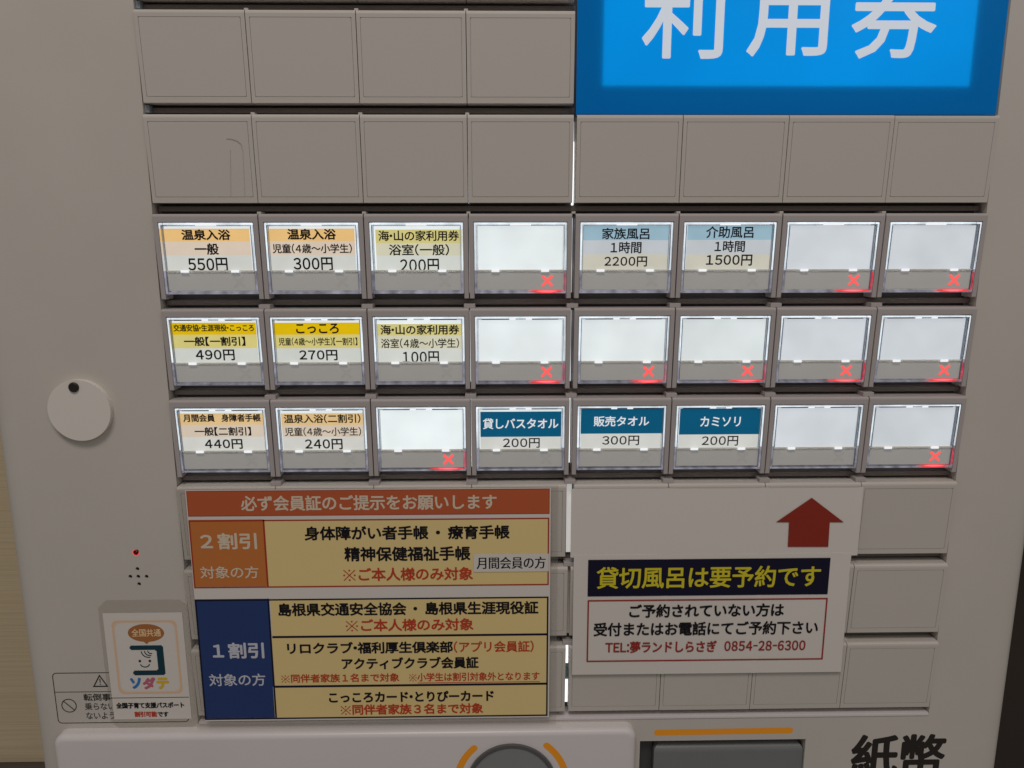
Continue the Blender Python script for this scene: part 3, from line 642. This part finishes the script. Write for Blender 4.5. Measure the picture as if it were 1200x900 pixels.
rect_px(N, 'underline', 489.5, 632.4, 799.2, 799.9, D0-0.34, M['redtext'], 0.02)
t(N, 'こっころカード・とりぴーカード', 385.5, 579, 810, 822.8, 'black', 0.26)
t(N, '※同伴者家族３名まで対象', 399, 566.4, 824.7, 837, 'redtext', 0.2)
c = at(599, 659.5, D0-0.6)
SLP = sheet_thing('paper_slip', 'small white paper slip with serif characters stuck on the gold block of the laminated notice', 'paper slip', (555, 643, 649, 670), D0-0.55, None)
rect_px(SLP, 'slip_paper', 555, 643, 649.3, 670, D0-0.55, M['slip'], 0.12); lettering(SLP, '月間会員の方', 558.5, 639.5, 652.5, 666.5, D0-0.62, M['black'], side=0.14)

A = sheet_thing('arrow_sheet', 'plain white laminated sheet with a dark red arrow pointing up', 'notice', (668, 1008, 571.5, 650), D0+0.1, None)
wavy_sheet(A, 669, 1008, 571.8, 652, D0+0.15, M['paper'], (colx(5), colx(6), colx(7)))
bm = bmesh.new(); flat(bm, [(v.x, v.z) for v in (at(x, y, D0-0.2) for x, y in ((951.3, 583.3), (909.3, 612), (924.7, 612), (923.2, 640.8), (970.6, 640.8), (972.4, 612), (988.8, 612)))])
new('red_arrow', mesh(bm), A, (0, D0-0.24, 0), M['arrow'])
R_ = sheet_thing('reservation_notice', 'white notice with a black headline band and a red outlined box, under the arrow sheet', 'notice', (672, 991, 650, 789), D0-0.15, None)
wavy_sheet(R_, 671.5, 991.5, 649.5, 789, D0-0.05, M['paper'], (colx(5), colx(6)), 0.14)
rect_px(R_, 'headline_band', 689, 971.5, 655, 697.7, D0-0.34, M['darkband'])
t(R_, '貸切風呂は要予約です', 699.5, 962, 663.5, 689, 'yellow', 0.24, D0-0.42)
outline(R_, 'red_box', 688, 967, 702, 774.3, D0-0.34, 0.85, M['maroon'])
t(R_, 'ご予約されていない方は', 737.6, 919, 707.5, 723.3, 'black', 0.24); t(R_, '受付またはお電話にてご予約下さい', 696, 959, 728.5, 744.5, 'black', 0.22)
t(R_, 'TEL:夢ランドしらさぎ', 709.4, 840, 751.3, 765, 'maroon', 0.2); t(R_, '0854-28-6300', 849, 944, 750.8, 762.5, 'maroon', 0.17)

# child care card
DC = -0.2
H = sheet_thing('childcare_card', 'small laminated card with an orange speech bubble and a smiling face logo', 'card', (115, 230, 702, 855), DC, None)
fx0, fx1, fz0, fz1 = at(122, 777, DC).x, at(227, 777, DC).x, at(170, 854, DC).z, at(170, 703, DC).z
bm = bmesh.new(); prism(bm, [(fx0+5, fz0), (fx1-5, fz0), (fx1, fz0+4), (fx1, fz1-4), (fx1-5, fz1), (fx0+5, fz1), (fx0, fz1-5), (fx0, fz0+5)], 0, 0.15)
new('laminate_film', mesh(bm), H, (0, DC, 0), M['film'])
rect_px(H, 'card_paper', 127, 219, 718, 842.8, DC-0.06, M['paper'], 0.05)
def cz(x, y, d=DC-0.12): v = at(x, y, d); return (v.x, v.z)
bm = bmesh.new(); x0, z0 = cz(140, 813); x1, z1 = cz(206, 727)
band_mesh(bm, rrect(x0-.3, x1+.3, z0-.3, z1+.3, 3.2), rrect(x0+1.3, x1-1.3, z0+1.3, z1-1.3, 4.2), 0); new('peach_halo', mesh(bm), H, (0, DC-0.1, 0), M['peach2'])
bm = bmesh.new(); band_mesh(bm, rrect(x0, x1, z0, z1, 3), rrect(x0+.75, x1-.75, z0+.75, z1-.75, 3.6), 0); new('peach_border', mesh(bm), H, (0, DC-0.13, 0), M['peach'])
bm = bmesh.new(); x0, z1 = cz(149.5, 731.5); x1, z0 = cz(192.5, 752); flat(bm, ring_pts((x0+x1)/2, (z0+z1)/2, (x1-x0)/2*1.04, (z1-z0)/2, 48), 0)
v = cz(172, 755); flat(bm, [(v[0]-1.6, z0+.2), (v[0], v[1]), (v[0]+1.6, z0+.2)], -0.01); new('speech_bubble', mesh(bm), H, (0, DC-0.14, 0), M['bubble'])
t(H, '全国共通', 154, 188.5, 737, 746, 'bubbletext', 0.05, DC-0.18)
bm = bmesh.new(); x0, z1 = cz(151.5, 756.5); x1, z0 = cz(194.2, 791)
pts = [(x0, z1), (x0, z1-2.9), (x1-4, z1-2.9), (x1-4, z0+3.1), (x0+.6, z0+3.1), (x0+.6, z0), (x1, z0), (x1, z1)]
f = [bm.verts.new((x, 0, z)) for x, z in pts]; bm.faces.new(f); bmesh.ops.bevel(bm, geom=f, offset=0.7, segments=3, affect='VERTICES')
new('logo_frame', mesh(bm), H, (0, DC-0.14, 0), M['teal'])
for x, y in ((163.9, 774.7), (175.6, 774.6)):
    bm = bmesh.new(); flat(bm, ring_pts(*cz(x, y), 0.8, 0.85, 16)); new('eye', mesh(bm), H, (0, DC-0.15, 0), M['teal'])
bm = bmesh.new(); cx, zc_ = cz(169.8, 777.5); stroke(bm, [(cx+2.7*math.cos(math.radians(a)), zc_+2.3*math.sin(math.radians(a))) for a in range(200, 345, 12)], 0.65, -0.01); new('smile', mesh(bm), H, (0, DC-0.15, 0), M['teal'])
for q in range(3):
    bm = bmesh.new(); cx, zc_ = cz(173.5+q*1.6, 763-q*.2); r = 4.0-q*1.1; stroke(bm, [(cx+r*math.cos(math.radians(a)), zc_+r*math.sin(math.radians(a))) for a in range(185, 285, 12)], 0.6, -0.02*(q+1))
    new('hair_stroke', mesh(bm), H, (0, DC-0.15, 0), M['teal'])
t(H, 'ソ', 152.6, 165.6, 794.3, 807.3, 'blue', 0.5, DC-0.16); t(H, 'ダ', 167, 182.6, 793.7, 807.8, 'pink', 0.5, DC-0.16); t(H, 'テ', 183.2, 198.2, 794, 807.8, 'mustard', 0.5, DC-0.16)
rect_px(H, 'card_divider', 129.7, 221.3, 817.2, 817.9, DC-0.13, M['ink'], 0.02)
t(H, '全国子育て支援パスポート', 136, 216, 823, 830, 'black', 0.17, DC-0.16); t(H, '割引可能', 157.6, 184, 833.7, 840.2, 'redtext', 0.17, DC-0.16); t(H, 'です', 184.6, 197.5, 834, 840, 'black', 0.17, DC-0.16)

for o in bpy.data.objects:
    if 'wloc' in o: del o['wloc']
    if 'wh' in o: del o['wh']
